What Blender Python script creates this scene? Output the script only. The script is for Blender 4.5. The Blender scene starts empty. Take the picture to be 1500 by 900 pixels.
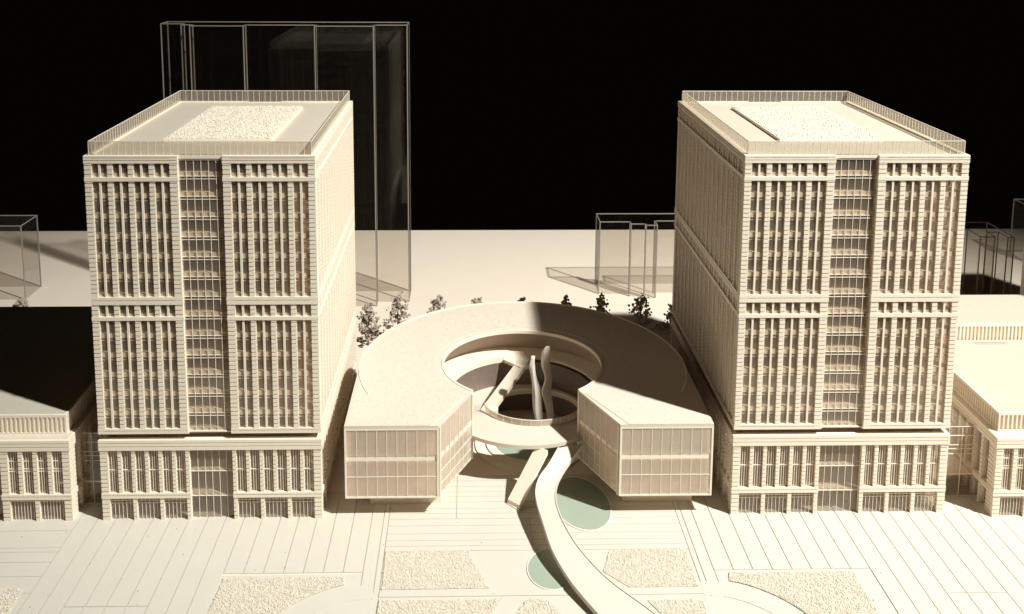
import bpy, math, random
from mathutils import Matrix, Vector
random.seed(7)
scene = bpy.context.scene
col = scene.collection

# ------------------------------------------------------------------ camera
CAM = Vector((-.7892, -16.9484, 10.7331))
PITCH, YAW, ROLL, FOC = .1415, .024, .0047, 1450.0
PX, PY = 722.2051, 106.3194
cp, sp, cy_, sy_ = math.cos(PITCH), math.sin(PITCH), math.cos(YAW), math.sin(YAW)
fw = Vector((sy_ * cp, cy_ * cp, -sp)); rt = Vector((cy_, -sy_, 0)); up = rt.cross(fw)
rt2 = rt * math.cos(ROLL) + up * math.sin(ROLL); up2 = up * math.cos(ROLL) - rt * math.sin(ROLL)
cam_data = bpy.data.cameras.new('camera'); cam = bpy.data.objects.new('camera', cam_data); col.objects.link(cam)
m = Matrix.Identity(4)
for i in range(3):
    m[i][0], m[i][1], m[i][2], m[i][3] = rt2[i], up2[i], -fw[i], CAM[i]
cam.matrix_world = m
cam_data.sensor_width = 36.0; cam_data.lens = FOC / 1500 * 36
cam_data.shift_x = (750 - PX) / 1500; cam_data.shift_y = (PY - 450) / 1500
cam_data.clip_start = .1; cam_data.clip_end = 300
cam_data.dof.use_dof = True; cam_data.dof.focus_distance = 19.2; cam_data.dof.aperture_fstop = 2.0
scene.camera = cam

# ------------------------------------------------------------------ dark room, one warm spotlight
world = bpy.data.worlds.new('World'); scene.world = world; world.use_nodes = True
bg = world.node_tree.nodes['Background']
bg.inputs['Color'].default_value = (1, .66, .45, 1); bg.inputs['Strength'].default_value = .0016
key = bpy.data.lights.new('display_spotlight', 'SPOT')
key.energy = 365000; key.color = (.955, 1.0, .95); key.shadow_soft_size = 1.05
key.spot_size = math.radians(38); key.spot_blend = 1.0
key_o = bpy.data.objects.new('display_spotlight', key); col.objects.link(key_o)
KEY = Vector((34.6, -22.2, 53.0)); key_o.location = KEY
key_o.rotation_euler = (Vector((2.6, 4.4, 0)) - KEY).to_track_quat('-Z', 'Y').to_euler()
vs = scene.view_settings
vs.view_transform = 'Standard'; vs.look = 'None'; vs.gamma = 1; vs.use_curve_mapping = False; vs.exposure = 0.0
scene.cycles.max_bounces = 14; scene.cycles.diffuse_bounces = 5; scene.cycles.transparent_max_bounces = 40
scene.cycles.glossy_bounces = 4; scene.cycles.transmission_bounces = 8

# ------------------------------------------------------------------ materials
def nodes_of(name):
    mt = bpy.data.materials.new(name); mt.use_nodes = True
    return mt, mt.node_tree.nodes, mt.node_tree.links
def plaster(name, c, var=.05, scale=6, rough=.55, bump=.0, bscale=300, speck=None, spec=.35):
    mt, N, L = nodes_of(name); b = N['Principled BSDF']
    tc = N.new('ShaderNodeTexCoord'); n1 = N.new('ShaderNodeTexNoise'); n1.inputs['Scale'].default_value = scale
    n1.inputs['Detail'].default_value = 6; L.new(tc.outputs['Object'], n1.inputs['Vector'])
    mx = N.new('ShaderNodeMix'); mx.data_type = 'RGBA'
    mx.inputs[6].default_value = (*[v * (1 - var) for v in c], 1); mx.inputs[7].default_value = (*[min(1, v * (1 + var)) for v in c], 1)
    L.new(n1.outputs['Fac'], mx.inputs[0]); out = mx.outputs[2]
    if speck:
        vo = N.new('ShaderNodeTexVoronoi'); vo.inputs['Scale'].default_value = speck[0]; L.new(tc.outputs['Object'], vo.inputs['Vector'])
        rp = N.new('ShaderNodeValToRGB'); rp.color_ramp.elements[0].position = speck[1]; rp.color_ramp.elements[1].position = speck[1] + .06
        rp.color_ramp.elements[0].color = (1, 1, 1, 1); rp.color_ramp.elements[1].color = (0, 0, 0, 1)
        L.new(vo.outputs['Distance'], rp.inputs[0])
        wn = N.new('ShaderNodeMath'); wn.operation = 'GREATER_THAN'; wn.inputs[1].default_value = speck[2]
        sep = N.new('ShaderNodeSeparateColor'); L.new(vo.outputs['Color'], sep.inputs[0]); L.new(sep.outputs[0], wn.inputs[0])
        mu = N.new('ShaderNodeMath'); mu.operation = 'MULTIPLY'; L.new(rp.outputs[0], mu.inputs[0]); L.new(wn.outputs[0], mu.inputs[1])
        m2 = N.new('ShaderNodeMix'); m2.data_type = 'RGBA'; m2.inputs[7].default_value = (*speck[3], 1)
        L.new(mu.outputs[0], m2.inputs[0]); L.new(out, m2.inputs[6]); out = m2.outputs[2]
    L.new(out, b.inputs['Base Color']); b.inputs['Roughness'].default_value = rough
    b.inputs['Specular IOR Level'].default_value = spec
    if bump:
        n2 = N.new('ShaderNodeTexNoise'); n2.inputs['Scale'].default_value = bscale; n2.inputs['Detail'].default_value = 3
        L.new(tc.outputs['Object'], n2.inputs['Vector'])
        bp = N.new('ShaderNodeBump'); bp.inputs['Strength'].default_value = bump; bp.inputs['Distance'].default_value = .01
        L.new(n2.outputs['Fac'], bp.inputs['Height']); L.new(bp.outputs[0], b.inputs['Normal'])
    return mt
def clear(name, tint, gloss=.9, rough=.04, haze=.0, hazecol=(.8, .74, .65), ior=1.45, dust=0.0):
    mt, N, L = nodes_of(name); N.remove(N['Principled BSDF']); out = N['Material Output']
    tr = N.new('ShaderNodeBsdfTransparent'); tr.inputs[0].default_value = (*tint, 1)
    gl = N.new('ShaderNodeBsdfGlossy'); gl.inputs['Roughness'].default_value = rough; gl.inputs[0].default_value = (gloss, gloss, gloss, 1)
    lw = N.new('ShaderNodeLayerWeight'); lw.inputs['Blend'].default_value = .5      # Schlick reflectance, the same from both sides of a sheet
    pw5 = N.new('ShaderNodeMath'); pw5.operation = 'POWER'; pw5.inputs[1].default_value = 5.0; L.new(lw.outputs['Facing'], pw5.inputs[0])
    f0 = ((ior - 1) / (ior + 1)) ** 2
    fr = N.new('ShaderNodeMath'); fr.operation = 'MULTIPLY_ADD'; fr.inputs[1].default_value = 1 - f0; fr.inputs[2].default_value = f0; L.new(pw5.outputs[0], fr.inputs[0])
    mx = N.new('ShaderNodeMixShader'); L.new(fr.outputs[0], mx.inputs[0]); L.new(tr.outputs[0], mx.inputs[1]); L.new(gl.outputs[0], mx.inputs[2])
    last = mx
    if haze:
        df = N.new('ShaderNodeBsdfDiffuse'); df.inputs[0].default_value = (*hazecol, 1)
        tl = N.new('ShaderNodeBsdfTranslucent'); tl.inputs[0].default_value = (*hazecol, 1)
        a = N.new('ShaderNodeMixShader'); a.inputs[0].default_value = .5; L.new(df.outputs[0], a.inputs[1]); L.new(tl.outputs[0], a.inputs[2])
        tc = N.new('ShaderNodeTexCoord'); nz = N.new('ShaderNodeTexNoise'); nz.inputs['Scale'].default_value = 2.5; nz.inputs['Detail'].default_value = 8
        L.new(tc.outputs['Object'], nz.inputs['Vector'])
        mr = N.new('ShaderNodeMapRange'); mr.inputs[1].default_value = .3; mr.inputs[2].default_value = .75
        mr.inputs[3].default_value = haze * .85; mr.inputs[4].default_value = haze * 1.15; L.new(nz.outputs['Fac'], mr.inputs[0])
        m2 = N.new('ShaderNodeMixShader'); L.new(mr.outputs[0], m2.inputs[0]); L.new(mx.outputs[0], m2.inputs[1]); L.new(a.outputs[0], m2.inputs[2])
        last = m2
    L.new(last.outputs[0], out.inputs['Surface'])
    return mt
WHITE = (.85, .74, .605)
M = dict(
    white=plaster('cream_styrene', WHITE, .035, 5, .5),
    slab=plaster('cream_slab', (.81, .70, .575), .04, 5, .6),
    roofrim=plaster('roof_rim_card', (.68, .575, .48), .04, 4, .55),
    lowroof=plaster('low_roof_card', (.53, .465, .375), .06, 9, .8, .5, 55, (24, .2, .88, (.36, .30, .22))),
    roofcard=plaster('roof_card', (.60, .505, .41), .05, 3, .6, .2, 90),
    board=plaster('cream_board', (.81, .67, .55), .035, 1.3, .6, .15, 60, (9, .035, .93, (.33, .27, .2))),
    paving=plaster('cream_paving', (.62, .56, .48), .03, 2.2, .55, .12, 40, (7, .03, .9, (.35, .28, .2))),
    roof=plaster('grainy_roof', (.65, .555, .46), .08, 9, .8, .75, 38, (26, .24, .82, (.40, .32, .25))),
    garden=plaster('gravel_base', (.62, .53, .43), .1, 30, .9, .6, 120),
    gravel=plaster('gravel_stone', (.69, .61, .51), .25, 14, .85),
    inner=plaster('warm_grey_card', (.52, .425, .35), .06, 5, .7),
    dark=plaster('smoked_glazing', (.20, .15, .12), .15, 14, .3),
    glass=clear('window_acrylic', (.95, .925, .90), .9, .06, .11, (.80, .71, .61)),
    podglass=clear('frosted_acrylic', (.96, .93, .89), .8, .25, .52, (.93, .82, .71)),
    railglass=clear('rail_acrylic', (.94, .91, .87), .9, .12, .22, (.80, .71, .61)),
    acrylic=clear('clear_acrylic', (.965, .955, .94), .32, .03, .002, ior=1.49),
    edge=plaster('polished_acrylic_edge', (.29, .245, .205), .15, 20, .25, spec=.6),
    pool=plaster('sage_green_pool', (.345, .388, .305), .03, 8, .25, spec=.45),
    leaf=plaster('dried_tree', (.38, .31, .25), .3, 25, .9),
    trunk=plaster('tree_trunk', (.16, .11, .08), .2, 30, .9),
    stone=plaster('sculpture_plaster', (.70, .62, .53), .06, 8, .6),
)

# ------------------------------------------------------------------ helpers
class MB:
    def __init__(s): s.v = []; s.f = []
    def box(s, x0, x1, y0, y1, z0, z1):
        b = len(s.v)
        s.v += [(x0, y0, z0), (x1, y0, z0), (x1, y1, z0), (x0, y1, z0), (x0, y0, z1), (x1, y0, z1), (x1, y1, z1), (x0, y1, z1)]
        s.f += [(b, b + 3, b + 2, b + 1), (b + 4, b + 5, b + 6, b + 7), (b, b + 1, b + 5, b + 4), (b + 1, b + 2, b + 6, b + 5), (b + 2, b + 3, b + 7, b + 6), (b + 3, b, b + 4, b + 7)]
        return s
    def hexa(s, q0, q1):          # two quads (bottom, top) of 4 points
        b = len(s.v); s.v += [tuple(p) for p in q0] + [tuple(p) for p in q1]
        s.f += [(b, b + 3, b + 2, b + 1), (b + 4, b + 5, b + 6, b + 7), (b, b + 1, b + 5, b + 4), (b + 1, b + 2, b + 6, b + 5), (b + 2, b + 3, b + 7, b + 6), (b + 3, b, b + 4, b + 7)]
        return s
    def poly(s, pts, z0, z1):     # extruded polygon, counter-clockwise
        n = len(pts); b = len(s.v)
        s.v += [(x, y, z0) for x, y in pts] + [(x, y, z1) for x, y in pts]
        s.f += [tuple(b + i for i in reversed(range(n))), tuple(b + n + i for i in range(n))]
        s.f += [(b + i, b + (i + 1) % n, b + n + (i + 1) % n, b + n + i) for i in range(n)]
        return s
    def strip(s, A, B, z0, z1):   # band between two polylines, z may be lists
        n = len(A); b = len(s.v)
        g = lambda z, i: z[i] if isinstance(z, (list, tuple)) else z
        for i in range(n):
            s.v += [(*A[i], g(z0, i)), (*B[i], g(z0, i)), (*B[i], g(z1, i)), (*A[i], g(z1, i))]
        for i in range(n - 1):
            p, q = b + 4 * i, b + 4 * i + 4
            s.f += [(p, q, q + 1, p + 1), (p + 1, q + 1, q + 2, p + 2), (p + 2, q + 2, q + 3, p + 3), (p + 3, q + 3, q, p)]
        e = b + 4 * (n - 1); s.f += [(b, b + 1, b + 2, b + 3), (e + 3, e + 2, e + 1, e)]
        return s
    def mesh(s, name, mat):
        me = bpy.data.meshes.new(name); me.from_pydata(s.v, [], s.f); me.materials.append(M[mat]); me.update()
        return me
def put(name, me, parent=None, loc=(0, 0, 0), rz=0.0):
    o = bpy.data.objects.new(name, me); col.objects.link(o); o.parent = parent; o.location = loc; o.rotation_euler = (0, 0, rz)
    return o
def thing(name, label, cat, loc=(0, 0, 0), group=None):
    o = bpy.data.objects.new(name, None); col.objects.link(o); o.location = loc; o.empty_display_size = .2
    return tag(o, label, cat, group)
def tag(o, label, cat, group=None):
    o['label'] = label; o['category'] = cat
    if group: o['group'] = group
    return o
def recalc(me):
    import bmesh
    bm = bmesh.new(); bm.from_mesh(me); bmesh.ops.recalc_face_normals(bm, faces=bm.faces); bm.to_mesh(me); bm.free(); me.update(); return me
def smooth(me, ang=35):
    for p in me.polygons: p.use_smooth = True
    try: me.set_sharp_from_angle(angle=math.radians(ang))
    except Exception: pass
    return me
def arc(cx, cy, r, a0, a1, n, ry=None):
    ry = ry or r
    return [(cx + r * math.cos(math.radians(a0 + (a1 - a0) * i / n)), cy + ry * math.sin(math.radians(a0 + (a1 - a0) * i / n))) for i in range(n + 1)]

# ------------------------------------------------------------------ base board and paving
def build_board():
    g = put('ground', MB().box(-24, 24, -6, 17.8, -.5, 0).mesh('ground', 'board')); g['kind'] = 'structure'
    T = .020; G = .010
    def slab(x0, x1, y0, y1, n='paving_strip'):
        G = .0045 if n == 'paving_plank' else .008
        put(n, MB().box(x0 + G, x1 - G, y0 + G, y1 - G, 0, T).mesh(n, 'paving'), g)
    # strips running away from the viewer
    P = .3345
    x = -7.93
    while x < -2.6:
        x1 = x + P
        if -7.3 < x < -6.2: slab(x, x1, -2.35, .9); slab(x, x1, -5, -2.35)
        elif -5.05 < x < -2.7: slab(x, x1, -1.56, .9)
        else: slab(x, x1, -5, .9)
        x = x1
    xl = x
    for a, b in ((xl, xl + .22), (xl + .22, xl + .32)): slab(a, b, -5, .9)
    xl += .32
    x = 3.07
    for a in (.1, .2): slab(x, x + a, -5, .9); x += a
    xr0 = 3.07
    while x < 8.75:
        x1 = x + P
        if x < 5.75 and x > 3.3: slab(x, x1, -1.6, .9)
        elif 6.9 < x < 8: slab(x, x1, -2.25, .9); slab(x, x1, -5, -2.25)
        else: slab(x, x1, -5, .9)
        x = x1
    xr = x
    # planks across the middle court
    ys = [-1.0, -.86, -.70, -.50, -.26, -.05, .12, .28, .49, .68, .83, 1.02, 1.22, 1.42]
    for a, b in zip(ys[:-1], ys[1:]):
        slab(xl, -1.02 if b > .1 else .33, a, b, 'paving_plank'); slab(-1.02 if b > .1 else .33, xr0, a, b, 'paving_plank')
    # side courts
    for a, b in zip([-3, -2.0, -1.58, -1.2, -.92, -.8, -.3, .3], [-2.0, -1.58, -1.2, -.92, -.8, -.3, .3, .9]):
        slab(-13, -7.93, a, b, 'paving_plank'); slab(xr, 14, a, b, 'paving_plank')
    # front panels and curved paths
    slab(xl, xr0, -2.2, -1.0, 'paving_panel'); slab(xl, xr0, -5, -2.2, 'paving_panel')
    for s, c, e0, e1 in ((1, 3.0, 3.37, 5.75), (-1, -2.3, -5.05, -2.6)):
        for r0, r1 in ((0, 1.36), (1.36, 1.72)):
            A = arc(c, -3.6, max(r0 + G, .01), 88 if s > 0 else 92, 2 if s > 0 else 178, 28)
            B = arc(c, -3.6, r1 - G, 88 if s > 0 else 92, 2 if s > 0 else 178, 28)
            put('paving_panel', recalc(MB().strip(A, B, 0, T + .004).mesh('curved_path', 'paving')), g)
    for a, b in ((3.37, 6.046), (-5.06, -2.578)):
        put('paving_panel', MB().box(a + .01, b - .01, -5, -1.60, 0, .014).mesh('bed_panel', 'paving'), g)
    return g, xl, xr0
ground, XL, XR = build_board()

def stone_mesh(pts, size, zf, name, flat=.75):
    vs_, fs = [], []
    for (x, y, z) in pts:
        s = size * random.uniform(.6, 1.35); b = len(vs_); a = random.uniform(0, 3.14)
        ca, sa = math.cos(a), math.sin(a)
        for dx, dy, dz in ((1, 0, 0), (0, 1, 0), (-1, 0, 0), (0, -1, 0), (0, 0, 1), (0, 0, -1)):
            k = s * random.uniform(.7, 1.25)
            px, py = dx * k * ca - dy * k * sa, dx * k * sa + dy * k * ca
            vs_.append((x + px + random.uniform(-.2, .2) * s, y + py + random.uniform(-.2, .2) * s, z + dz * k * flat))
        for t in ((0, 1, 4), (1, 2, 4), (2, 3, 4), (3, 0, 4), (1, 0, 5), (2, 1, 5), (3, 2, 5), (0, 3, 5)): fs.append(tuple(b + i for i in t))
    me = bpy.data.meshes.new(name); me.from_pydata(vs_, [], fs); me.materials.append(M['gravel']); me.update(); return me
def inside(p, poly):
    x, y = p; c = False; j = len(poly) - 1
    for i in range(len(poly)):
        xi, yi = poly[i]; xj, yj = poly[j]
        if (yi > y) != (yj > y) and x < (xj - xi) * (y - yi) / (yj - yi) + xi: c = not c
        j = i
    return c
def area(poly):
    return abs(sum(poly[i][0] * poly[(i + 1) % len(poly)][1] - poly[(i + 1) % len(poly)][0] * poly[i][1] for i in range(len(poly)))) / 2
def ccw(poly):
    s = sum(poly[i][0] * poly[(i + 1) % len(poly)][1] - poly[(i + 1) % len(poly)][0] * poly[i][1] for i in range(len(poly)))
    return poly if s > 0 else poly[::-1]
def scatter(poly, dens, z):
    n = int(area(poly) * dens); xs = [p[0] for p in poly]; ys = [p[1] for p in poly]; out = []
    while len(out) < n:
        p = (random.uniform(min(xs), max(xs)), random.uniform(min(ys), max(ys)))
        if inside(p, poly): out.append((p[0], p[1], z + random.uniform(-.004, .008)))
    return out
arcR = [p for p in arc(3.0, -3.6, 1.80, 14, 72, 10)]
arcL = [p for p in arc(-2.3, -3.6, 1.80, 166, 108, 10)]
BEDS = [
    ([(-2.24, -1.02), (-.79, -1.02), (-.46, -2.02), (-2.22, -2.02)], 'gravel bed with slanted right side on the centre plaza, left of the curved ramp'),
    ([(-2.24, -2.3), (-.25, -2.3), (-.55, -2.9), (-2.25, -2.9)], 'gravel bed cut by the bottom edge of the picture, left of the small green pool'),
    ([(.16, -2.3), (.46, -2.3), (.85, -2.9), (-.2, -2.9)], 'small wedge-shaped gravel bed below the small green pool'),
    ([(1.68, -1.03), (3.0, -1.03), (3.0, -2.03), (1.86, -2.03), (1.48, -1.62)], 'gravel bed right of the curved ramp on the centre plaza'),
    ([(2.1, -2.36), (3.0, -2.36), (3.0, -2.95), (2.4, -2.95)], 'gravel bed at the bottom edge just right of the ramp foot'),
    ([(3.6, -1.69), (5.72, -1.69), (5.72, -3.2)] + arcR, 'gravel bed with a curved edge in front of the right tower'),
    ([(-2.88, -1.70), (-4.88, -1.70), (-4.95, -3.2)] + arcL, 'gravel bed with a curved edge in front of the left tower'),
    ([(-9.2, -1.9), (-8.1, -1.9), (-8.03, -2.9), (-9.2, -2.9)], 'gravel bed in the bottom left corner of the plaza'),
]
for poly, lab in BEDS:
    poly = ccw(poly); t = thing('gravel_bed', lab, 'gravel bed', (poly[0][0], poly[0][1], .020), 'gravel beds on the plaza')
    loc = [(x - poly[0][0], y - poly[0][1]) for x, y in poly]
    put('bed_base', MB().poly(loc, 0, .012).mesh('bed_base', 'garden'), t)
    o = put('gravel', stone_mesh(scatter(loc, 2100, .016), .0135, 1, 'gravel'), t); o['kind'] = 'stuff'

# ------------------------------------------------------------------ facade kit
COURSE = .0802
def pier_mesh(w, z0, z1, depth, name='pier', groove=.020, gap=.019):
    n = max(1, round((z1 - z0) / COURSE)); h = (z1 - z0) / n; b = MB()
    b.box(.006, w - .006, groove, depth, z0, z1)
    for i in range(n): b.box(0, w, 0, depth - .004, z0 + i * h + (gap if i else 0), z0 + (i + 1) * h - (0 if i < n - 1 else .002))
    return b.mesh(name, 'white')
def band_mesh(w, h, depth, lines, name='band'):
    b = MB(); n = lines + 1; hh = h / n
    b.box(.008, w - .008, .018, depth, .001, h - .001)
    for i in range(n): b.box(0, w, 0, depth - .004, i * hh + (.014 if i else 0), (i + 1) * hh)
    return b.mesh(name, 'white')
class Face:
    """places meshes built with x along the wall and +y going inward"""
    def __init__(s, parent, ox, oy, a): s.p, s.ox, s.oy, s.a = parent, ox, oy, a
    def put(s, name, me, u, d=0, z=0, parent=None):      # d = outwards
        ca, sa = math.cos(s.a), math.sin(s.a)
        return put(name, me, parent or s.p, (s.ox + u * ca + d * sa, s.oy + u * sa - d * ca, z), s.a)

W, D = 4.0, 5.662
ZP, ZB, ZT = 1.580, 1.709, 6.844
FL = (ZT - ZB) / 14
HALF = 1.61
ROWS = [(6.463, 6.712, 1), (4.283, 6.392, 6), (3.917, 4.142, 1), (1.80, 3.850, 6)]   # window rows z0,z1,floors
BANDS = [(6.712, 6.846, 2), (6.392, 6.463, 0), (4.142, 4.283, 1), (3.850, 3.917, 0), (1.703, 1.80, 1)]
WW, MW, PW = .115, .035, .095
cache = {}
def cm(key, fn):
    if key not in cache: cache[key] = fn()
    return cache[key]
def pane_mesh(w, h, mat='glass', t=.008): return cm(('pane', round(w, 3), round(h, 3), mat), lambda: MB().box(0, w, 0, t, 0, h).mesh('pane', mat))

def upper_section(F, u0, npair, e0, e1, front):
    """one run of paired windows; e0/e1 widths of the end piers"""
    wtot = e0 + npair * (2 * WW + MW) + (npair - 1) * PW + e1
    F.put('corner_pier' if front else 'pier', cm(('pier', round(e0, 3)), lambda: pier_mesh(e0, ZB, ZT - .02, .1)), u0)
    F.put('corner_pier' if front else 'pier', cm(('pier', round(e1, 3)), lambda: pier_mesh(e1, ZB, ZT - .02, .1)), u0 + wtot - e1)
    u = u0 + e0; stuff = MB()
    for k in range(npair):
        for z0, z1, n in ROWS:
            F.put('mullion', cm(('mul', z0), lambda: MB().box(0, MW, 0, .03, z0 - .004, z1 + .004).mesh('mullion', 'white')), u + WW, -.012)
            for i in range(n):
                h = (z1 - z0) / n
                for ux in (u, u + WW + MW):
                    if front: F.put('window_pane', pane_mesh(WW + .012, h), ux - .006, -.034, z0 + i * h)
                    else: stuff.box(ux - .006, ux + WW + .006, .034, .042, z0 + i * h, z0 + (i + 1) * h - .001)
        u += 2 * WW + MW
        if k < npair - 1:
            F.put('pier', cm(('pier', PW), lambda: pier_mesh(PW, ZB, ZT - .02, .09)), u, -.006); u += PW
    if not front:
        o = F.put('side_glazing', stuff.mesh('side_glazing', 'podglass'), 0); o['kind'] = 'stuff'
    e = .006
    for z0, z1, ln in BANDS:
        F.put('cornice' if z1 > 6.8 else 'band', cm(('band', round(wtot, 3), z0), lambda: band_mesh(wtot + (2 * e if front else -.004), z1 - z0, .1 + e, ln)), u0 - (e if front else -.002), e, z0)
    # transoms behind the lattice, one bar per floor
    for k in range(1, 14):
        z = ZB + k * FL
        F.put('transom', cm(('tran', round(wtot, 3)), lambda: MB().box(0, wtot - e0 - e1, 0, .012, 0, .010).mesh('transom', 'white')), u0 + e0, -.046, z - .085)
    return wtot

def podium_section(F, u0, n, e0, e1, ww, pw, front):
    z_c, z_w0, z_w1 = 1.385, .545, 1.36
    wtot = e0 + n * ww + (n - 1) * pw + e1; stuff = MB()
    F.put('podium_pier', cm(('ppier', round(e0, 3)), lambda: pier_mesh(e0, 0.0, 1.39, .1)), u0)
    F.put('podium_pier', cm(('ppier', round(e1, 3)), lambda: pier_mesh(e1, 0.0, 1.39, .1)), u0 + wtot - e1)
    u = u0 + e0
    for k in range(n):
        mul = cm(('pmul', ww), lambda: MB().box(ww * .25, ww * .25 + .008, 0, .01, 0, .84).box(ww * .5, ww * .5 + .008, 0, .01, 0, .84).box(ww * .75, ww * .75 + .008, 0, .01, 0, .84).box(0, ww, -.002, .012, .44, .452).mesh('glazing_bars', 'white'))
        F.put('glazing_bars', mul, u, -.048, z_w0 - .01)
        if front:
            F.put('podium_pane', pane_mesh(ww + .01, .41), u - .005, -.06, z_w0)
            F.put('podium_pane', pane_mesh(ww + .01, .41), u - .005, -.06, z_w0 + .41)
        else: stuff.box(u - .005, u + ww + .005, .06, .068, z_w0, z_w1 + .01)
        if k < n - 1:
            low = (k % 2 == 1)
            F.put('podium_pier', cm(('ppier', pw, low), lambda: pier_mesh(pw, 0.0 if low else .54, 1.39, .09)), u + ww, -.004)
        if k % 2 == 0:
            gw = 2 * ww + pw if k < n - 1 else ww
            bars = MB()
            for i in range(1, 6): bars.box(gw * i / 6, gw * i / 6 + .006, 0, .012, 0, .46)
            bars.box(0, gw, -.002, .014, .33, .342).box(0, gw, -.002, .014, .38, .39)
            F.put('door_bars', cm(('bars', gw), lambda: bars.mesh('door_bars', 'white')), u, -.046, 0)
            if front: F.put('shop_pane', pane_mesh(gw + .01, .46), u - .005, -.06, 0)
            else: stuff.box(u - .005, u + gw + .005, .06, .068, 0, .46)
        u += ww + pw
    if not front:
        o = F.put('podium_side_glazing', stuff.mesh('podium_side_glazing', 'podglass'), 0); o['kind'] = 'stuff'
    e = .006
    F.put('podium_band', cm(('pband', round(wtot, 3)), lambda: band_mesh(wtot + (2 * e if front else -.004), .10, .1 + e, 1)), u0 - (e if front else -.002), e, .448)
    return wtot

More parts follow.
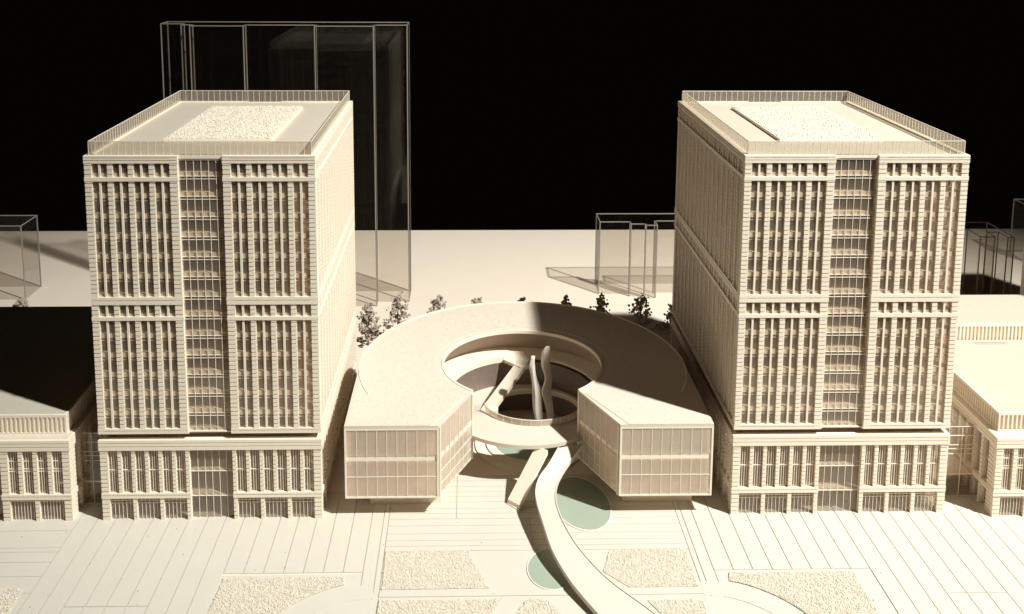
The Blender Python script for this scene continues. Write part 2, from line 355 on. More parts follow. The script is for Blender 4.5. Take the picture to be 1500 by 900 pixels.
def build_tower(x0, label):
    t = thing('tower_model', label, 'building', (x0, 0, 0), 'tower models')
    faces = [(Face(t, 0, 0, 0), True), (Face(t, W, .102, math.pi / 2), False), (Face(t, W, D, math.pi), True), (Face(t, 0, D - .102, -math.pi / 2), False)]
    for fi, (F, fr) in enumerate(faces):
        if fr:
            full = fi == 0
            for u0, e0, e1 in ((0, .125, .14), (W - HALF, .14, .125)):
                upper_section(F, u0, 4, e0, e1, full)
                podium_section(F, u0, 6, .14, .07, .175, .07, full) if u0 == 0 else podium_section(F, u0, 6, .07, .14, .175, .07, full)
            # central curtain wall
            cw = W - 2 * HALF; pw = cw / 6
            for k in range(14):
                z = ZB + k * FL
                for i in range(6):
                    if full: F.put('curtain_pane', pane_mesh(pw - .008, FL - .012), HALF + i * pw + .004, -.075, z + .006)
                F.put('curtain_transom', cm(('ctr',), lambda: MB().box(0, cw, 0, .012, 0, .010).box(0, cw, .004, .02, .05, .06).mesh('curtain_transom', 'white')), HALF, -.068, z + FL - .068)
            for i in range(1, 6):
                F.put('curtain_mullion', cm(('cmul',), lambda: MB().box(-.004, .004, 0, .012, ZB, ZT - .04).mesh('curtain_mullion', 'white')), HALF + i * pw, -.066)
            for s in (0, 1):
                F.put('reveal', cm(('rev',), lambda: MB().box(0, .02, .09, .16, ZB + .002, ZT - .03).mesh('reveal', 'white')), HALF - .021 if s == 0 else W - HALF + .001, 0)
            F.put('curtain_head', cm(('head',), lambda: MB().box(0, cw - .02, 0, .05, 0, .05).mesh('curtain_head', 'white')), HALF + .01, -.05, ZT - .06)
            # podium curtain wall
            for i in range(6):
                for z0, z1 in ((.0, .44), (.45, .94), (.95, 1.385)):
                    if full: F.put('podium_curtain_pane', pane_mesh(pw - .008, z1 - z0), HALF + i * pw + .004, -.085, z0)
                if i: F.put('podium_mullion', cm(('pcm',), lambda: MB().box(-.004, .004, 0, .012, 0, 1.385).mesh('podium_mullion', 'white')), HALF + i * pw, -.076)
            for z in (.44, .925):
                F.put('podium_transom', cm(('pct',), lambda: MB().box(0, cw, 0, .016, 0, .012).mesh('podium_transom', 'white')), HALF, -.074, z)
            F.put('podium_cornice', cm(('pcor', W), lambda: band_mesh(W + .03, .195, .12, 2)), -.015, .015, 1.388)
        else:
            upper_section(F, 0, 15, .0765, .0765, False)
            podium_section(F, .002, 22, .033, .033, .175, .0703, False)
            F.put('podium_cornice', cm(('pcor', 'side'), lambda: band_mesh(D - .22, .195, .10, 2)), .008, .015, 1.388)
    # floors, core, roof
    for k in range(0, 14):
        z = ZB + k * FL
        put('floor_slab', cm(('slab',), lambda: MB().box(.09, HALF, .046, D - .10, -.055, .032).box(HALF + .001, W - HALF - .001, .092, D - .10, -.03, .040).box(W - HALF, W - .09, .046, D - .10, -.055, .032).mesh('floor_slab', 'white')), t, (0, 0, z + .02))
    for z in (.445, .94):
        put('floor_slab', cm(('pslab',), lambda: MB().box(.09, W - .09, .11, D - .11, -.025, .025).mesh('floor_slab', 'slab')), t, (0, 0, z))
    put('core', MB().box(.75, W - .75, .95, D - .95, .0, ZT - .1).mesh('core', 'inner'), t)
    put('neck', MB().box(.22, W - .22, .22, D - .22, 1.44, ZB + .001).mesh('neck', 'inner'), t)
    put('podium_roof', MB().box(.07, W - .07, .08, D - .08, 1.40, 1.46).mesh('podium_roof', 'slab'), t)
    put('roof', MB().box(.06, W - .06, .06, D - .06, ZT - .09, ZT - .025).mesh('roof', 'roofcard'), t)
    put('soffit', MB().box(.03, W - .03, .05, D - .05, ZB - .006, ZB + .02).mesh('soffit', 'slab'), t)
    # roof garden
    gx0, gx1, gy0, gy1 = (1.0, 3.0, 1.25, 4.75)
    put('garden_base', MB().box(gx0, gx1, gy0, gy1, ZT - .027, ZT + .035).mesh('garden_base', 'white'), t)
    pts = scatter([(gx0 + .03, gy0 + .03), (gx1 - .03, gy0 + .03), (gx1 - .03, gy1 - .03), (gx0 + .03, gy1 - .03)], 1100, ZT + .040)
    o = put('garden_gravel', stone_mesh(pts, .019, 1, 'garden_gravel'), t); o['kind'] = 'stuff'
    # glass rail
    ins, rh = .066, .26
    nf, ns = 30, 42
    for F, wdt, n in ((Face(t, ins, ins, 0), W - 2 * ins, nf), (Face(t, W - ins, ins, math.pi / 2), D - 2 * ins, ns),
                      (Face(t, W - ins, D - ins, math.pi), W - 2 * ins, nf), (Face(t, ins, D - ins, -math.pi / 2), D - 2 * ins, ns)):
        pw = wdt / n
        for i in range(n):
            F.put('rail_panel', pane_mesh(pw - .010, rh - .02, 'railglass'), i * pw + .005, 0, ZT + .0)
            F.put('rail_post', cm(('post',), lambda: MB().box(-.003, .003, -.002, .010, 0, rh).mesh('rail_post', 'white')), i * pw, 0, ZT - .02)
        F.put('rail_cap', cm(('cap', n), lambda: MB().box(.01, wdt - .01, -.002, .010, 0, .010).mesh('rail_cap', 'white')), 0, 0, ZT + rh - .02)
    return t
TXL, TXR = -7.4829, 4.0762
build_tower(TXL, 'left tower model with ribbed cream facade, its right side in full light')
build_tower(TXR, 'right tower model with ribbed cream facade, its left side in shadow')

# ------------------------------------------------------------------ horseshoe pavilion
CX, CY, RO, RI = .32, 2.66, 3.38, 1.66
ZR, ZF = 1.82, .41
def horseshoe(ins=0.0, rin=0.0, front=0.0):
    ro, ri = RO - ins, RI + rin
    A = [(CX - ro, front + (CY - front) * i / 6) for i in range(6)] + arc(CX, CY, ro, 180, 0, 64) + [(CX + ro, CY - (CY - front) * i / 6) for i in range(1, 7)]
    a0 = 231
    ix, iy = CX + ri * math.cos(math.radians(a0)), CY + ri * math.sin(math.radians(a0))
    fx = CX - 1.66 - rin * .9
    B = [(fx + (ix - fx) * i / 6, front + (iy - front) * i / 6) for i in range(6)] + arc(CX, CY, ri, a0, a0 - 282, 64)
    B += [(2 * CX - (fx + (ix - fx) * i / 6), front + (iy - front) * i / 6) for i in range(5, -1, -1)]
    return A, B
pav = thing('horseshoe_pavilion', 'low horseshoe-shaped pavilion with round courtyard between the two towers', 'building', (CX, 0, 0))
def local(P): return [(x - CX, y) for x, y in P]
A, B = map(local, horseshoe())
roof = put('roof', recalc(MB().strip(A, B, ZR - .05, ZR - .003).mesh('pavilion_roof', 'roofrim')), pav)
A1, B1 = map(local, horseshoe(.03, .17))
put('roof_grain', recalc(MB().strip(A1, B1, ZR - .003, ZR + .006).mesh('roof_grain', 'roof')), roof)
A2, B2 = map(local, horseshoe(0, 0))
def rim(P, Q, z0, z1): return recalc(MB().strip(P, Q, z0, z1).mesh('rim', 'white'))
arcO = arc(0, CY, RO + .004, 205, -25, 80); arcI = arc(0, CY, RO - .035, 205, -25, 80)
k0 = [i for i, p in enumerate(arcO) if p[1] > 1.6]
put('parapet', rim(arcO, arcI, ZR - .002, ZR + .022), roof)
put('courtyard_rim', rim(arc(0, CY, RI + .02, 231, -51, 80), arc(0, CY, RI - .025, 231, -51, 80), ZR - .06, ZR + .012), roof)
grit = []
while len(grit) < 2600:
    x, y = random.uniform(CX - RO, CX + RO), random.uniform(.05, CY + RO)
    r = math.hypot(x - CX, y - CY)
    if r > RI + .22 and (y > CY and r < RO - .08 or (y < CY and abs(x - CX) < RO - .06 and abs(x - CX) > 1.75)): grit.append((x - CX, y, ZR + .004))
o = put('roof_grit', stone_mesh(grit, .0085, 1, 'roof_grit', .6), roof); o['kind'] = 'stuff'; o.data.materials[0] = M['inner']
Af, Bf = map(local, horseshoe(.02, .02, .02))
ff = put('middle_floor', recalc(MB().strip(Af, Bf, 1.13, 1.235).mesh('middle_floor', 'white')), pav)
fb = put('bottom_floor', recalc(MB().strip(Af, Bf, ZF, ZF + .05).mesh('bottom_floor', 'white')), pav)
# outer wall, curved, behind the glass
Aw, Bw = map(local, horseshoe(.06, .0, .035)); Aw2, _ = map(local, horseshoe(.10, 0, .035))
put('outer_wall', recalc(MB().strip(Aw, Aw2, ZF + .05, ZR - .05).mesh('outer_wall', 'white')), pav)
# pods: front glazing, partition, side glazing
for s in (-1, 1):
    x0, x1 = (-RO, -1.66) if s < 0 else (1.66, RO)
    pod = put('pod_front', MB().box(x0, x0 + .035, -.004, .03, ZF, ZR - .052).box(x1 - .035, x1, -.004, .03, ZF, ZR - .052)
              .box(x0 + .035, x1 - .035, -.002, .03, ZF, ZF + .03).box(x0 + .035, x1 - .035, -.002, .03, ZR - .085, ZR - .052).mesh('pod_front', 'white'), pav)
    n = 9; pw = (x1 - x0 - .07) / n
    for z0, z1 in ((ZF + .03, 1.13), (1.235, ZR - .085)):
        for i in range(n):
            put('pane', pane_mesh(pw - .006, z1 - z0 - .004, 'podglass'), pod, (x0 + .035 + i * pw + .003, .008, z0 + .002))
            if i: put('mullion', cm(('podm', z0), lambda: MB().box(-.0045, .0045, 0, .014, z0, z1).mesh('mullion', 'white')), pod, (x0 + .035 + i * pw, .002, 0))
    put('transom', cm(('podt',), lambda: MB().box(0, 1.65, 0, .014, 0, .012).mesh('transom', 'white')), pod, (x0 + .035, .003, .82))
    put('partition', MB().box(x0 + .16, x1 + .2 if s < 0 else x1 - .16, ZF + .0 + .34, .79, ZF + .05, ZR - .05).mesh('partition', 'slab'), pav) if s < 0 else put('partition', MB().box(x0 - .2, x1 - .16, ZF + .0 + .34, .79, ZF + .05, ZR - .05).mesh('partition', 'slab'), pav)
    # slanted inner side
    ax, ay = (-1.66 * 1.0, .0) if s < 0 else (1.66, .0)
    bx, by = s * 1.66 * math.cos(math.radians(51)), CY - 1.66 * math.sin(math.radians(51))
    Ln = math.hypot(bx - ax, by - ay); ang = math.atan2(by - ay, bx - ax)
    ca, sa = math.cos(ang), math.sin(ang)
    side = put('slanted_side', MB().box(.04, .07, -.012, .012, ZF, ZR - .05).box(Ln - .04, Ln, -.02, .02, ZF, ZR - .05).mesh('slanted_side', 'white'), pav, (ax, ay, 0), ang)
    nn = 7; pw = (Ln - .12) / nn
    for i in range(nn):
        for z0, z1 in ((ZF + .05, .65), (.655, .895), (.90, 1.15), (1.24, ZR - .052)):
            put('side_pane', pane_mesh(pw - .012, z1 - z0 - .006, 'podglass'), side, (.075 + i * pw + .006, -.004, z0 + .003))
        if i: put('side_mullion', cm(('sm',), lambda: MB().box(-.005, .005, -.010, .010, ZF + .03, ZR - .05).mesh('side_mullion', 'white')), side, (.075 + i * pw, 0, 0))
    for z in (.65, .895):
        put('side_transom', cm(('st', round(Ln, 3), z), lambda: MB().box(.08, Ln - .05, -.009, .009, -.004, .006).mesh('side_transom', 'white')), side, (0, 0, z))
    # plinth
    px0, px1 = (-2.97, -1.64) if s < 0 else (1.80, 3.12)
    put('plinth', MB().box(px0, px1, .45, 1.3, .0, ZF + .002).mesh('plinth', 'slab'), pav)
# courtyard: inner drum, balcony and circular deck
def ring(r0, r1, a0, a1, z0, z1, mat, name, n=72):
    return recalc(MB().strip(arc(0, CY, r1, a0, a1, n), arc(0, CY, r0, a0, a1, n), z0, z1).mesh(name, mat))
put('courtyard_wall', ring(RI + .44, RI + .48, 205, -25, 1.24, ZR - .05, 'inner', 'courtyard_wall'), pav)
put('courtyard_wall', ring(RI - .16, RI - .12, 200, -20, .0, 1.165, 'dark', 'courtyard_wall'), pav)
bal = put('balcony', ring(RI - .14, RI + .44, 205, 96, 1.17, 1.25, 'white', 'balcony'), pav)
put('balcony_kerb', ring(RI - .17, RI - .135, 205, 96, 1.16, 1.285, 'white', 'balcony_kerb'), bal)
put('balcony', ring(RI - .06, RI + .44, 92, -25, 1.17, 1.23, 'white', 'balcony'), pav)
# deck: from the circle r=1.76 in front to an oval opening
HX, HY, HRX, HRY = .56 - CX, 2.5, .98, .80
def deck():
    n = 96; O, I, Z = [], [], []
    for i in range(n + 1):
        a = 2 * math.pi * i / n; sn = math.sin(a)
        k = min(1, max(0, (sn + .45) / .8)); k = k * k * (3 - 2 * k)
        z = .925 - .30 * k; Z.append(z)
        f = min(1, max(0, (-sn - .25) / .35))
        rr = 1.49 + .27 * f
        O.append((.08 * f + rr * math.cos(a), CY + rr * sn))
        I.append((HX + .02 + HRX * math.cos(a), HY + HRY * sn + (.925 - z) * 1.75))
    return O, I, Z
O_, I_, Z_ = deck()
dk = put('courtyard_deck', recalc(MB().strip(O_, I_, [z - .075 for z in Z_], Z_).mesh('courtyard_deck', 'roofrim')), pav)
rail_o = [(HX + (HRX + .05) * math.cos(a), HY + (HRY + .05) * math.sin(a)) for a in [math.radians(185 + 170 * i / 60) for i in range(61)]]
rail_i = [(HX + (HRX + .035) * math.cos(a), HY + (HRY + .035) * math.sin(a)) for a in [math.radians(185 + 170 * i / 60) for i in range(61)]]
put('deck_rail', recalc(MB().strip(rail_o, rail_i, .925, 1.04).mesh('deck_rail', 'podglass')), dk)
put('deck_rail_cap', recalc(MB().strip(rail_o, rail_i, 1.041, 1.053).mesh('deck_rail_cap', 'white')), dk)
for i in range(0, 61, 4):
    put('rail_post', cm(('dp',), lambda: MB().box(-.004, .004, -.004, .004, 0, .127).mesh('rail_post', 'white')), dk, (rail_o[i][0], rail_o[i][1], .925))
kI = I_[0:50]; kZ = Z_[0:50]
hc = (HX, HY + .3)
kO = [(p[0] + (p[0] - hc[0]) * .055, p[1] + (p[1] - hc[1]) * .055) for p in kI]
put('deck_kerb', recalc(MB().strip(kI, kO, kZ, [z + .035 for z in kZ]).mesh('deck_kerb', 'white')), dk)
# inside stair from balcony down to the deck
def beam(p0, p1, w, t, mat, name):
    p0, p1 = Vector(p0), Vector(p1); d = (p1 - p0); h = Vector((d.x, d.y, 0)).normalized(); n = Vector((-h.y, h.x, 0)) * w / 2
    dn = Vector((0, 0, -t))
    return recalc(MB().hexa([p0 - n + dn, p1 - n + dn, p1 + n + dn, p0 + n + dn], [p0 - n, p1 - n, p1 + n, p0 + n]).mesh(name, mat))
put('inner_stair', beam((.13, 3.92, 1.33), (-.70, 2.60, .86), .25, .10, 'roofrim', 'inner_stair'), pav)
put('stair_landing', recalc(MB().poly([(-.34, 4.02), (.02, 3.62), (.36, 3.72), (.30, 4.10), (-.2, 4.34)], 1.20, 1.27).mesh('stair_landing', 'white')), pav)
put('stair_foot', recalc(MB().poly([(-.86, 2.50), (-.54, 2.42), (-.50, 2.60), (-.80, 2.70)], .70, .86).mesh('stair_foot', 'white')), pav)

# round pool with steps under the deck
PCX, PCY = .5, 2.62
pt = thing('round_pool', 'round sage green pool with circular steps under the pavilion courtyard', 'pool', (PCX, PCY, .0))
def disc(r, n=64, rx=1, ry=1, rot=0): return [(r * rx * math.cos(2 * math.pi * i / n + rot), r * ry * math.sin(2 * math.pi * i / n + rot)) for i in range(n)]
put('step', MB().poly(disc(1.16), 0, .035).mesh('step', 'white'), pt)
put('step', MB().poly(disc(.93), .035, .07).mesh('step', 'white'), pt)
put('water', MB().poly(disc(.74), .07, .082).mesh('water', 'pool'), pt)

# ------------------------------------------------------------------ ramp, stair, plaza pools, sculpture
def smooth_path(P, n):
    out = []
    for i in range(len(P) - 1):
        p0, p1, p2, p3 = P[max(i - 1, 0)], P[i], P[i + 1], P[min(i + 2, len(P) - 1)]
        for k in range(n):
            t = k / n
            out.append(tuple(.5 * ((2 * b) + (-a + c) * t + (2 * a - 5 * b + 4 * c - d) * t * t + (-a + 3 * b - 3 * c + d) * t ** 3) for a, b, c, d in zip(p0, p1, p2, p3)))
    return out + [tuple(P[-1])]
Lp = [(.93, .92, .86), (.72, .55, .74), (.52, .28, .62), (.434, .0, .52), (.447, -.342, .46), (.513, -.803, .41), (.629, -1.454, .31), (.86, -2.076, .20), (1.202, -2.759, .14), (1.75, -3.7, .06)]
Rp = [(1.46, 1.10, .86), (1.22, .80, .74), (1.00, .50, .62), (.854, .18, .52), (.809, -.304, .46), (.915, -.95, .41), (1.14, -1.50, .31), (1.52, -2.087, .20), (2.095, -2.774, .14), (2.75, -3.6, .06)]
Ls, Rs = smooth_path(Lp, 8), smooth_path(Rp, 8)
ramp = thing('curved_ramp', 'white ribbon ramp curving from the courtyard deck down to the plaza front', 'ramp', (1.75, -3.7, .01))
rm = MB(); b0 = 0
for (a, b) in zip(Ls, Rs):
    z = (a[2] + b[2]) / 2
    rm.v += [(a[0] - 1.75, a[1] + 3.7, z - .075), (b[0] - 1.75, b[1] + 3.7, z - .075), (b[0] - 1.75, b[1] + 3.7, z - .01), (a[0] - 1.75, a[1] + 3.7, z - .01)]
for i in range(len(Ls) - 1):
    p, q = 4 * i, 4 * i + 4; rm.f += [(p, q, q + 1, p + 1), (p + 1, q + 1, q + 2, p + 2), (p + 2, q + 2, q + 3, p + 3), (p + 3, q + 3, q, p)]
e = 4 * (len(Ls) - 1); rm.f += [(0, 1, 2, 3), (e + 3, e + 2, e + 1, e)]
put('deck', smooth(recalc(rm.mesh('deck', 'roofrim'))), ramp)
for S, sg, nm in ((Ls, 1, 'kerb'), (Rs, -1, 'kerb')):
    kb = MB()
    for i, a in enumerate(S):
        o2 = (Rs if sg > 0 else Ls)[i]; dx, dy = o2[0] - a[0], o2[1] - a[1]; l = math.hypot(dx, dy); z = (a[2] + o2[2]) / 2
        ex, ey = a[0] + dx / l * .02, a[1] + dy / l * .02
        kb.v += [(a[0] - 1.75, a[1] + 3.7, z - .01), (ex - 1.75, ey + 3.7, z - .01), (ex - 1.75, ey + 3.7, z + .008), (a[0] - 1.75, a[1] + 3.7, z + .008)]
    for i in range(len(S) - 1):
        p, q = 4 * i, 4 * i + 4; kb.f += [(p, q, q + 1, p + 1), (p + 1, q + 1, q + 2, p + 2), (p + 2, q + 2, q + 3, p + 3), (p + 3, q + 3, q, p)]
    put(nm, smooth(recalc(kb.mesh(nm, 'roofrim'))), ramp)
st = thing('straight_stair', 'straight sloping white stair slab from the courtyard deck to the plaza', 'stair', (.05, .3, .01))
put('slab', beam((.62 - .05, .62, .86), (.05 - .05, .02, .10), .29, .09, 'white', 'slab'), st)
put('foot', recalc(MB().poly([(-.13, .12), (.10, -.13), (.16, -.07), (-.07, .18)], .0, .03).mesh('foot', 'white')), st)

for (x, y, rx, ry, rot, lab) in ((1.33, .42, .53, .88, .12, 'large oval sage green pool beside the curved ramp'), (.63, -1.53, .42, .54, -.1, 'small round sage green pool half under the curved ramp')):
    t = thing('plaza_pool', lab, 'pool', (x, y, .020), 'plaza pools')
    pts = [(rx * math.cos(a) * math.cos(rot) - ry * math.sin(a) * math.sin(rot), rx * math.cos(a) * math.sin(rot) + ry * math.sin(a) * math.cos(rot)) for a in [2 * math.pi * i / 72 for i in range(72)]]
    put('rim', recalc(MB().strip([(p[0] * 1.035, p[1] * 1.035) for p in pts] + [(pts[0][0] * 1.035, pts[0][1] * 1.035)], pts + [pts[0]], 0, .016).mesh('rim', 'white')), t)
    put('water', MB().poly(pts, 0, .010).mesh('water', 'pool'), t)

def ribbon(P, tw0, tw1, w, th, name):
    S = smooth_path(P, 8); b = MB(); n = len(S)
    for i, (x, y, z, k) in enumerate(S):
        a = tw0 + (tw1 - tw0) * i / (n - 1); ux, uy = math.cos(a), math.sin(a); vx, vy = -uy, ux
        hw, ht = w * k / 2, th * k / 2
        for j in range(10):
            q = 2 * math.pi * j / 10; cx_ = math.copysign(abs(math.cos(q)) ** .6, math.cos(q)) * hw; cy2 = math.copysign(abs(math.sin(q)) ** .6, math.sin(q)) * ht
            b.v.append((x + ux * cx_ + vx * cy2, y + uy * cx_ + vy * cy2, z))
    for i in range(n - 1):
        for j in range(10): b.f.append((i * 10 + j, i * 10 + (j + 1) % 10, i * 10 + 10 + (j + 1) % 10, i * 10 + 10 + j))
    b.f += [tuple(reversed(range(10))), tuple((n - 1) * 10 + j for j in range(10))]
    return smooth(recalc(b.mesh(name, 'stone')), 50)
s1 = put('twisted_column', ribbon([(.12, 0, 0, .8), (.10, 0, .35, .85), (.03, .0, .75, 1.1), (.0, 0, 1.15, 1.15), (-.06, 0, 1.45, .8), (-.10, 0, 1.72, 1.0), (-.08, 0, 1.90, .8)], .2, 1.5, .19, .10, 'twisted_column'), None, (.62, 2.55, .082))
tag(s1, 'shorter wavy twisted sculpture column rising from the round pool, left of the pair', 'sculpture', 'twisted sculpture columns')
s2 = put('twisted_column', ribbon([(.14, 0, 0, 1.0), (.13, 0, .35, .8), (.08, 0, .7, .9), (.02, 0, 1.0, 1.1), (.06, 0, 1.3, .85), (.0, 0, 1.6, 1.05), (.0, 0, 1.88, 1.0), (.03, 0, 2.0, .6)], 2.9, 3.9, .19, .11, 'twisted_column'), None, (.83, 2.83, .082))
tag(s2, 'taller wavy twisted sculpture column rising from the round pool, right of the pair', 'sculpture', 'twisted sculpture columns')

# ------------------------------------------------------------------ low side buildings
def build_low(mirror, label):
    # local x from the tower-side corner, growing away from the tower
    sx = -1 if mirror else 1
    cx0, cy0 = (-8.03, .0) if mirror else (8.90, -.16)
    LEN, DEP = (5.0, 5.6) if mirror else (4.0, 5.4)
    t = thing('low_building_model', label, 'building', (cx0, cy0, 0), 'low side building models')
    X = lambda a, b: (a, b) if not mirror else (-b, -a)
    def bx(name, mat, a, b, y0, y1, z0, z1, par=None):
        p, q = X(a, b); return put(name, MB().box(p, q, y0, y1, z0, z1).mesh(name, mat), par or t)
    def P(name, me, a, w, y, z=0, par=None): return put(name, me, par or t, ((a if not mirror else -a - w), y, z))
    u, k = .0, 0
    lay = [('p', .135)] + [('w', .185), ('p', .08)] * 3 + [('w', .185), ('p', .135)]
    bays = [0.0] if mirror else [0.0, 1.62, 3.24]
    H = 1.39
    for b0 in bays:
        u = b0; ws = []
        for kind, w in lay:
            if kind == 'p':
                full = (w > .1) or len(ws) == 2
                P('pier', cm(('lp', w, full), lambda: pier_mesh(w, 0 if full else .53, H, .10)), u, w, 0)
            else:
                ws.append(u)
                for z0 in (.545, .955): P('window_pane', pane_mesh(w, .405), u, w, .06, z0)
                gb = MB()
                for f in (.22, .45, .68): gb.box(w * f, w * f + .008, 0, .01, 0, .83)
                for z in (.42, .47, .62): gb.box(0, w, -.002, .012, z, z + .01)
                P('glazing_bars', cm(('lgb', w), lambda: gb.mesh('glazing_bars', 'white')), u, w, .048, .54)
            u += w
        for i in (0, 2):
            gw = ws[i + 1] + .185 - ws[i]
            P('shop_pane', pane_mesh(gw, .45), ws[i], gw, .06)
            gb = MB()
            for f in range(1, 8): gb.box(gw * f / 8, gw * f / 8 + .008, 0, .01, 0, .46)
            gb.box(0, gw, -.002, .012, .38, .39)
            P('door_bars', cm(('ldb', round(gw, 3)), lambda: gb.mesh('door_bars', 'white')), ws[i], gw, .048)
        wt = u - b0
        P('band', cm(('lb', round(wt, 3)), lambda: band_mesh(wt + .02, .10, .11, 1)), b0 - .01, wt + .02, -.012, .44)
        P('cornice', cm(('lc', round(wt, 3)), lambda: band_mesh(wt + .03, .20, .12, 2)), b0 - .015, wt + .03, -.016, H)
        if not mirror or True:
            g0, g1 = u, b0 + 1.62
            if g1 < LEN + .1:
                for i in range(2):
                    P('recess_pane', pane_mesh((g1 - g0) / 2 - .01, 1.38), g0 + i * (g1 - g0) / 2 + .005, (g1 - g0) / 2 - .01, .16)
                gb = MB()
                for z in (.5, .93, .98, 1.2): gb.box(0, g1 - g0, 0, .012, z, z + .012)
                gb.box((g1 - g0) / 2 - .005, (g1 - g0) / 2 + .005, 0, .012, 0, 1.38)
                P('recess_bars', gb.mesh('recess_bars', 'white'), g0, g1 - g0, .148)
                P('recess_head', band_mesh(g1 - g0 - .03, .20, .1, 2), g0 + .015, g1 - g0 - .03, .02, H)
    # side wall towards the tower: rusticated piers and windows
    yy = .102; n = 0
    sd = Face(t, 0, DEP, -math.pi / 2) if not mirror else Face(t, 0, 0, math.pi / 2)
    def S(name, me, y, w, d=0, z=0): return sd.put(name, me, (y if mirror else DEP - y - w), d, z)
    S('side_pier', cm(('lsp', .16), lambda: pier_mesh(.16, 0, H, .1)), yy, .16); yy += .16
    while yy + .3 < DEP:
        w = .21
        S('side_pane', pane_mesh(w, .81), yy, w, -.06, .545); S('side_pane', pane_mesh(w, .44), yy, w, -.06, 0)
        yy += w
        S('side_pier', cm(('lsp', .08), lambda: pier_mesh(.08, 0, H, .1)), yy, .08); yy += .08
    S('side_band', band_mesh(yy - .11, .10, .1, 1), .106, yy - .11, .008, .44)
    S('side_cornice', band_mesh(DEP - .13, .20, .11, 2), .112, DEP - .13, .012, H)
    # body
    bx('terrace', 'roofrim', .03, LEN, .05, DEP, 1.54, 1.595)
    bx('floor_slab', 'slab', .09, LEN, .10, DEP - .02, .92, .97)
    bx('floor_slab', 'slab', .09, LEN, .10, DEP - .02, .44, .48)
    bx('back_wall', 'inner', .3, LEN, .75, .80, 0, 1.54)
    bx('rear_wall', 'white', .02, LEN, DEP - .02, DEP + .03, 0, 1.6)
    bx('end_wall', 'white', LEN, LEN + .05, .0, DEP, 0, 1.6)
    # set-back fluted attic
    def attic(a, y0, y1, z0, h, b):
        q = bx('attic', 'white', a + .03, b, y0 + .03, y1, z0, z0 + h - .03)
        bx('attic_roof', 'lowroof', a + .04, b - .02, y0 + .05, y1 - .03, z0 + h - .03, z0 + h - .012, q)
        bx('attic_cap', 'white', a, b, y0, y0 + .045, z0 + h - .05, z0 + h, q); bx('attic_sill', 'white', a, b, y0, y0 + .03, z0, z0 + .035, q)
        bx('attic_cap', 'white', a, a + .045, y0 + .046, y1, z0 + h - .05, z0 + h, q); bx('attic_sill', 'white', a, a + .03, y0 + .031, y1, z0, z0 + .035, q)
        nfl = int((b - a - .03) / .082)
        rib = cm(('rib', h), lambda: MB().box(0, .03, 0, .032, .034, h - .049).mesh('rib', 'white'))
        for i in range(nfl): put('rib', rib, q, ((a + .005 + i * .082) if not mirror else -(a + .005 + i * .082) - .03, y0, z0))
        nfl = int((y1 - y0 - .1) / .082)
        rib2 = cm(('rib2', h), lambda: MB().box(0, .032, 0, .03, .034, h - .049).mesh('rib', 'white'))
        for i in range(1, nfl): put('rib', rib2, q, (a if not mirror else -a - .032, y0 + .005 + i * .082, z0))
    attic(.11, .22, DEP - .02 if mirror else 3.55, 1.595, .37, LEN)
    if not mirror:
        attic(.11, 3.56, DEP - .02, 1.597, .70, LEN)
        put('roof_slot', MB().box(1.25, 1.95, 3.36, 3.385, 1.953, 1.972).box(1.25, 1.95, 3.29, 3.315, 1.953, 1.972).mesh('roof_slot', 'inner'), t)
    return t
build_low(True, 'low side building model at the left edge, mostly in deep shadow')
build_low(False, 'low side building model at the right edge with bright fluted roof parapet')

# glass links
for x0, x1, lab in ((-8.01, -7.50, 'dark glazed link between left tower and left low building'), (8.10, 8.88, 'glazed link between right tower and right low building')):
    t = thing('glass_link', lab, 'glass link', (x0, .56, 0), 'glazed links beside the towers'); w = x1 - x0
    n = 3; pw = w / n
    for i in range(n):
        put('pane', pane_mesh(pw - .01, 1.43), t, (i * pw + .005, 0, 0))
        if i: put('mullion', cm(('lkm',), lambda: MB().box(-.005, .005, 0, .012, 0, 1.43).mesh('mullion', 'white')), t, (i * pw, -.012, 0))
    for z in (.02, .47, .88, .98, 1.06, 1.25, 1.43):
        put('transom', cm(('lkt', round(w, 3)), lambda: MB().box(.004, w - .004, 0, .012, 0, .010).mesh('transom', 'white')), t, (0, -.011, z))
    put('roof_pane', MB().box(.006, w - .006, .02, 3.6, 1.44, 1.455).mesh('roof_pane', 'glass'), t)
    put('back_wall', MB().box(.006, w - .006, 3.6, 3.65, 0, 1.5).mesh('back_wall', 'inner'), t)
    put('floor', MB().box(.02, w - .02, .03, 3.55, .42, .46).mesh('floor', 'slab'), t)

# ------------------------------------------------------------------ clear acrylic massing blocks
def acrylic(poly, h, label, th=.035, z0=.0, lid=True):
    poly = ccw(poly); ox, oy = poly[0]; P = [Vector((x - ox, y - oy)) for x, y in poly]; n = len(P)
    t = thing('acrylic_block', label, 'acrylic block', (ox, oy, z0), 'clear acrylic context blocks')
    for i in range(n):
        a, b = P[i], P[(i + 1) % n]; d = (b - a); l = d.length; d = d / l; nr = Vector((d.y, -d.x)); ang = math.atan2(d.y, d.x)
        if l > .15: put('panel', MB().box(th, l - th, .004, th - .004, .0, h - th).mesh('panel', 'acrylic'), t, (a.x, a.y, 0), ang)
        put('top_edge', MB().box(th * .6, l - th * .6, .003, th * .85, 0, th * .8).mesh('top_edge', 'edge'), t, (a.x, a.y, h - th * .9), ang)
        # vertical corner edge (inside the corner)
        pv = (P[i] - P[i - 1]).normalized(); inw = (Vector((-pv.y, pv.x)) + Vector((-d.y, d.x)))
        c = a + inw * th * .5
        put('corner_edge', cm(('ce', h, th), lambda: MB().box(-th * .45, th * .45, -th * .45, th * .45, 0, h - th * .2).mesh('corner_edge', 'edge')), t, (c.x, c.y, 0))
    return t
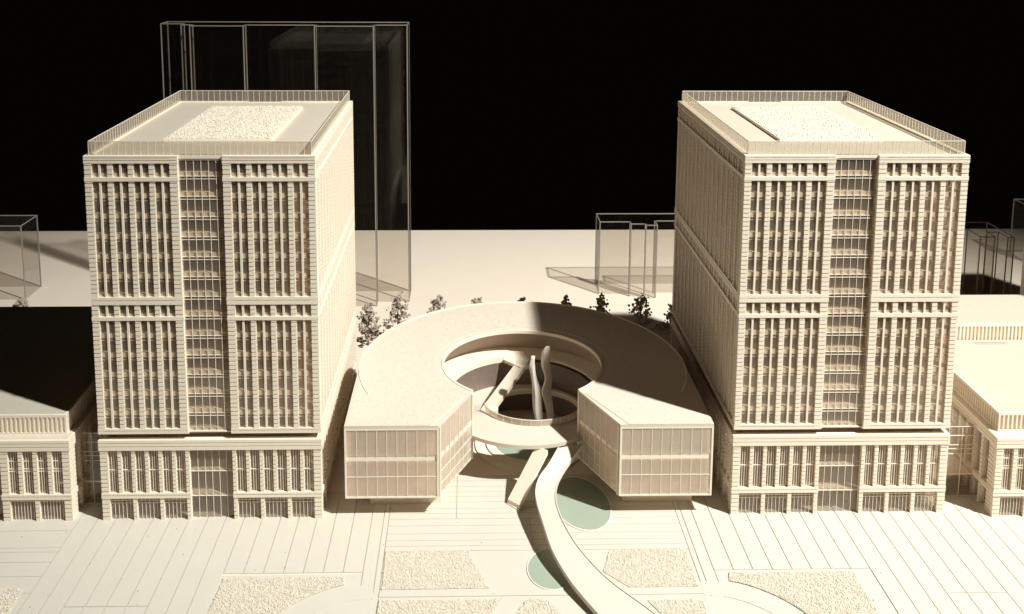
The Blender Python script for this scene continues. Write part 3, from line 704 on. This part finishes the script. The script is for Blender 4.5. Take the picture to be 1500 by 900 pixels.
acrylic([(-2.53, 11.7), (-9.5, 11.7), (-9.5, 11.05), (-8.85, 11.05), (-8.85, 10.75), (-8.53, 10.75), (-8.53, 10.45), (-7.03, 10.45), (-7.03, 10.75), (-5.10, 10.75), (-5.10, 10.45), (-3.44, 10.45), (-3.44, 10.8), (-2.53, 10.8)][::-1], 8.13,
        'tall clear acrylic tower block standing behind the left tower', .032)
acrylic([(3.07, 12.25), (3.07, 11.37), (3.96, 11.37), (3.96, 11.15), (4.38, 11.15), (4.38, 11.02), (4.74, 11.02), (4.74, 11.45), (7.6, 11.45), (7.6, 12.25)], 2.24, 'low clear acrylic block on the lit board left of the right tower', .031)
acrylic([(-13.76, 11.1), (-13.76, 12.2), (-16.8, 12.2), (-16.8, 11.1)], 2.24, 'low clear acrylic block at the left edge behind the left low building', .031)
acrylic([(13.0, 10.7), (13.75, 10.7), (13.75, 9.95), (14.2, 9.95), (14.2, 10.4), (14.5, 10.4), (14.5, 9.88), (14.72, 9.88), (14.72, 11.4), (13.0, 11.4)], 2.2, 'low clear acrylic block right of the right tower behind the fluted roof', .031)
acrylic([(17.62, 14.0), (19.9, 14.0), (19.9, 15.2), (17.62, 15.2)], 1.86, 'clear acrylic block cut by the right edge of the picture', .031)

# plain block beyond the right edge whose shadow falls on the board
mb = thing('massing_block', 'plain white massing block just beyond the right edge', 'building', (14.0, 3.0, 0))
put('body', MB().box(0, 4.2, 0, 5.2, 0, 7.2).mesh('body', 'white'), mb)
put('roof_cap', MB().box(-.03, 4.23, -.03, 5.23, 7.2, 7.28).mesh('roof_cap', 'white'), mb)

# ------------------------------------------------------------------ model trees
def tree_meshes(seed, h, r):
    rnd = random.Random(seed); tb = MB(); cb_v, cb_f = [], []
    def limb(p, q, r0, r1):
        p, q = Vector(p), Vector(q); d = (q - p).normalized(); a = d.orthogonal().normalized(); b2 = d.cross(a); b = len(tb.v)
        for c, rr in ((p, r0), (q, r1)):
            for j in range(5): tb.v.append(tuple(c + a * rr * math.cos(j * 1.2566) + b2 * rr * math.sin(j * 1.2566)))
        for j in range(5): tb.f.append((b + j, b + (j + 1) % 5, b + 5 + (j + 1) % 5, b + 5 + j))
        tb.f.append(tuple(b + 5 + j for j in range(5)))
    limb((0, 0, 0), (rnd.uniform(-.02, .02), 0, h * .9), .03, .008)
    def lump(c, s):
        b = len(cb_v); k = rnd.uniform(0, 6)
        for (x, y, z) in ICO: 
            f = s * rnd.uniform(.65, 1.3); cb_v.append((c[0] + x * f, c[1] + y * f, c[2] + z * f))
        for t3 in ICOF: cb_f.append(tuple(b + i for i in t3))
    nb = 17
    for i in range(nb):
        fz = .12 + .80 * i / nb; a = i * 2.4 + rnd.uniform(-.4, .4); rad = r * (1.12 - fz) ** .75 * rnd.uniform(.75, 1.2)
        s = Vector((0, 0, h * fz)); e = Vector((math.cos(a) * rad, math.sin(a) * rad, h * fz + h * .13))
        limb(s, e, .012, .005)
        for j in range(17):
            f = .3 + .75 * rnd.random(); c = s.lerp(e, f)
            c = (c.x + rnd.gauss(0, .045) * r * 2.0, c.y + rnd.gauss(0, .045) * r * 2.0, c.z + rnd.gauss(0, .04) * h)
            lump(c, rnd.uniform(.018, .042))
    for j in range(18): lump((rnd.gauss(0, .03), rnd.gauss(0, .03), h * rnd.uniform(.85, 1.03)), rnd.uniform(.016, .03))
    me = bpy.data.meshes.new('crown'); me.from_pydata(cb_v, [], cb_f); me.materials.append(M['leaf']); me.update()
    return tb.mesh('trunk', 'trunk'), me
_g = (1 + 5 ** .5) / 2; _n = math.hypot(1, _g)
ICO = [(x / _n, y / _n, z / _n) for x, y, z in ((-1, _g, 0), (1, _g, 0), (-1, -_g, 0), (1, -_g, 0), (0, -1, _g), (0, 1, _g), (0, -1, -_g), (0, 1, -_g), (_g, 0, -1), (_g, 0, 1), (-_g, 0, -1), (-_g, 0, 1))]
ICOF = [(0, 11, 5), (0, 5, 1), (0, 1, 7), (0, 7, 10), (0, 10, 11), (1, 5, 9), (5, 11, 4), (11, 10, 2), (10, 7, 6), (7, 1, 8), (3, 9, 4), (3, 4, 2), (3, 2, 6), (3, 6, 8), (3, 8, 9), (4, 9, 5), (2, 4, 11), (6, 2, 10), (8, 6, 7), (9, 8, 1)]
TREES = [(-3.42, 7.75, 1.10, .42, 'pale model tree beside the left tower, first in the row behind the pavilion'),
         (-2.66, 8.0, 1.20, .42, 'pale bushy model tree, second from the left tower in the row behind the pavilion'),
         (-1.64, 8.0, 1.18, .40, 'pale model tree top, third from the left tower behind the pavilion roof'),
         (-.62, 8.0, 1.13, .36, 'tiny model tree tip, fourth from the left tower behind the pavilion roof'),
         (.60, 8.0, 1.15, .36, 'tiny model tree tip behind the highest point of the pavilion roof'),
         (1.74, 8.0, 1.17, .36, 'small dark model tree tip, fourth from the right tower behind the pavilion roof'),
         (2.68, 8.0, 1.20, .40, 'dark model tree top, third from the right tower behind the pavilion roof'),
         (3.74, 8.0, 1.20, .46, 'large dark model tree standing clear above the pavilion roof near the right tower'),
         (4.62, 8.0, .95, .36, 'dark model tree mostly hidden behind the right tower')]
for i, (x, y, h, r, lab) in enumerate(TREES):
    t = thing('model_tree', lab, 'tree', (x, y, 0), 'model trees behind the pavilion')
    a, b = tree_meshes(20 + i, h, r * .9); put('trunk', a, t); put('crown', b, t)
# a few bits of shrub at the far left behind the dark roof
t = thing('model_shrub', 'small dark model shrub behind the left dark roof', 'shrub', (-13.65, 10.6, 0))
a, b = tree_meshes(77, .20, .2); put('trunk', a, t); put('crown', b, t)

# crumbs of dust lying on the board
cr = []
for _ in range(70):
    x, y = random.uniform(-9, 9), random.uniform(-2.6, -.1)
    cr.append((x, y, .022))
o = put('dust_crumbs', stone_mesh(cr, .010, 1, 'dust_crumbs', .6)); o.data.materials[0] = M['trunk']; o['kind'] = 'stuff'; tag(o, 'dark crumbs of dust scattered on the plaza', 'dust')
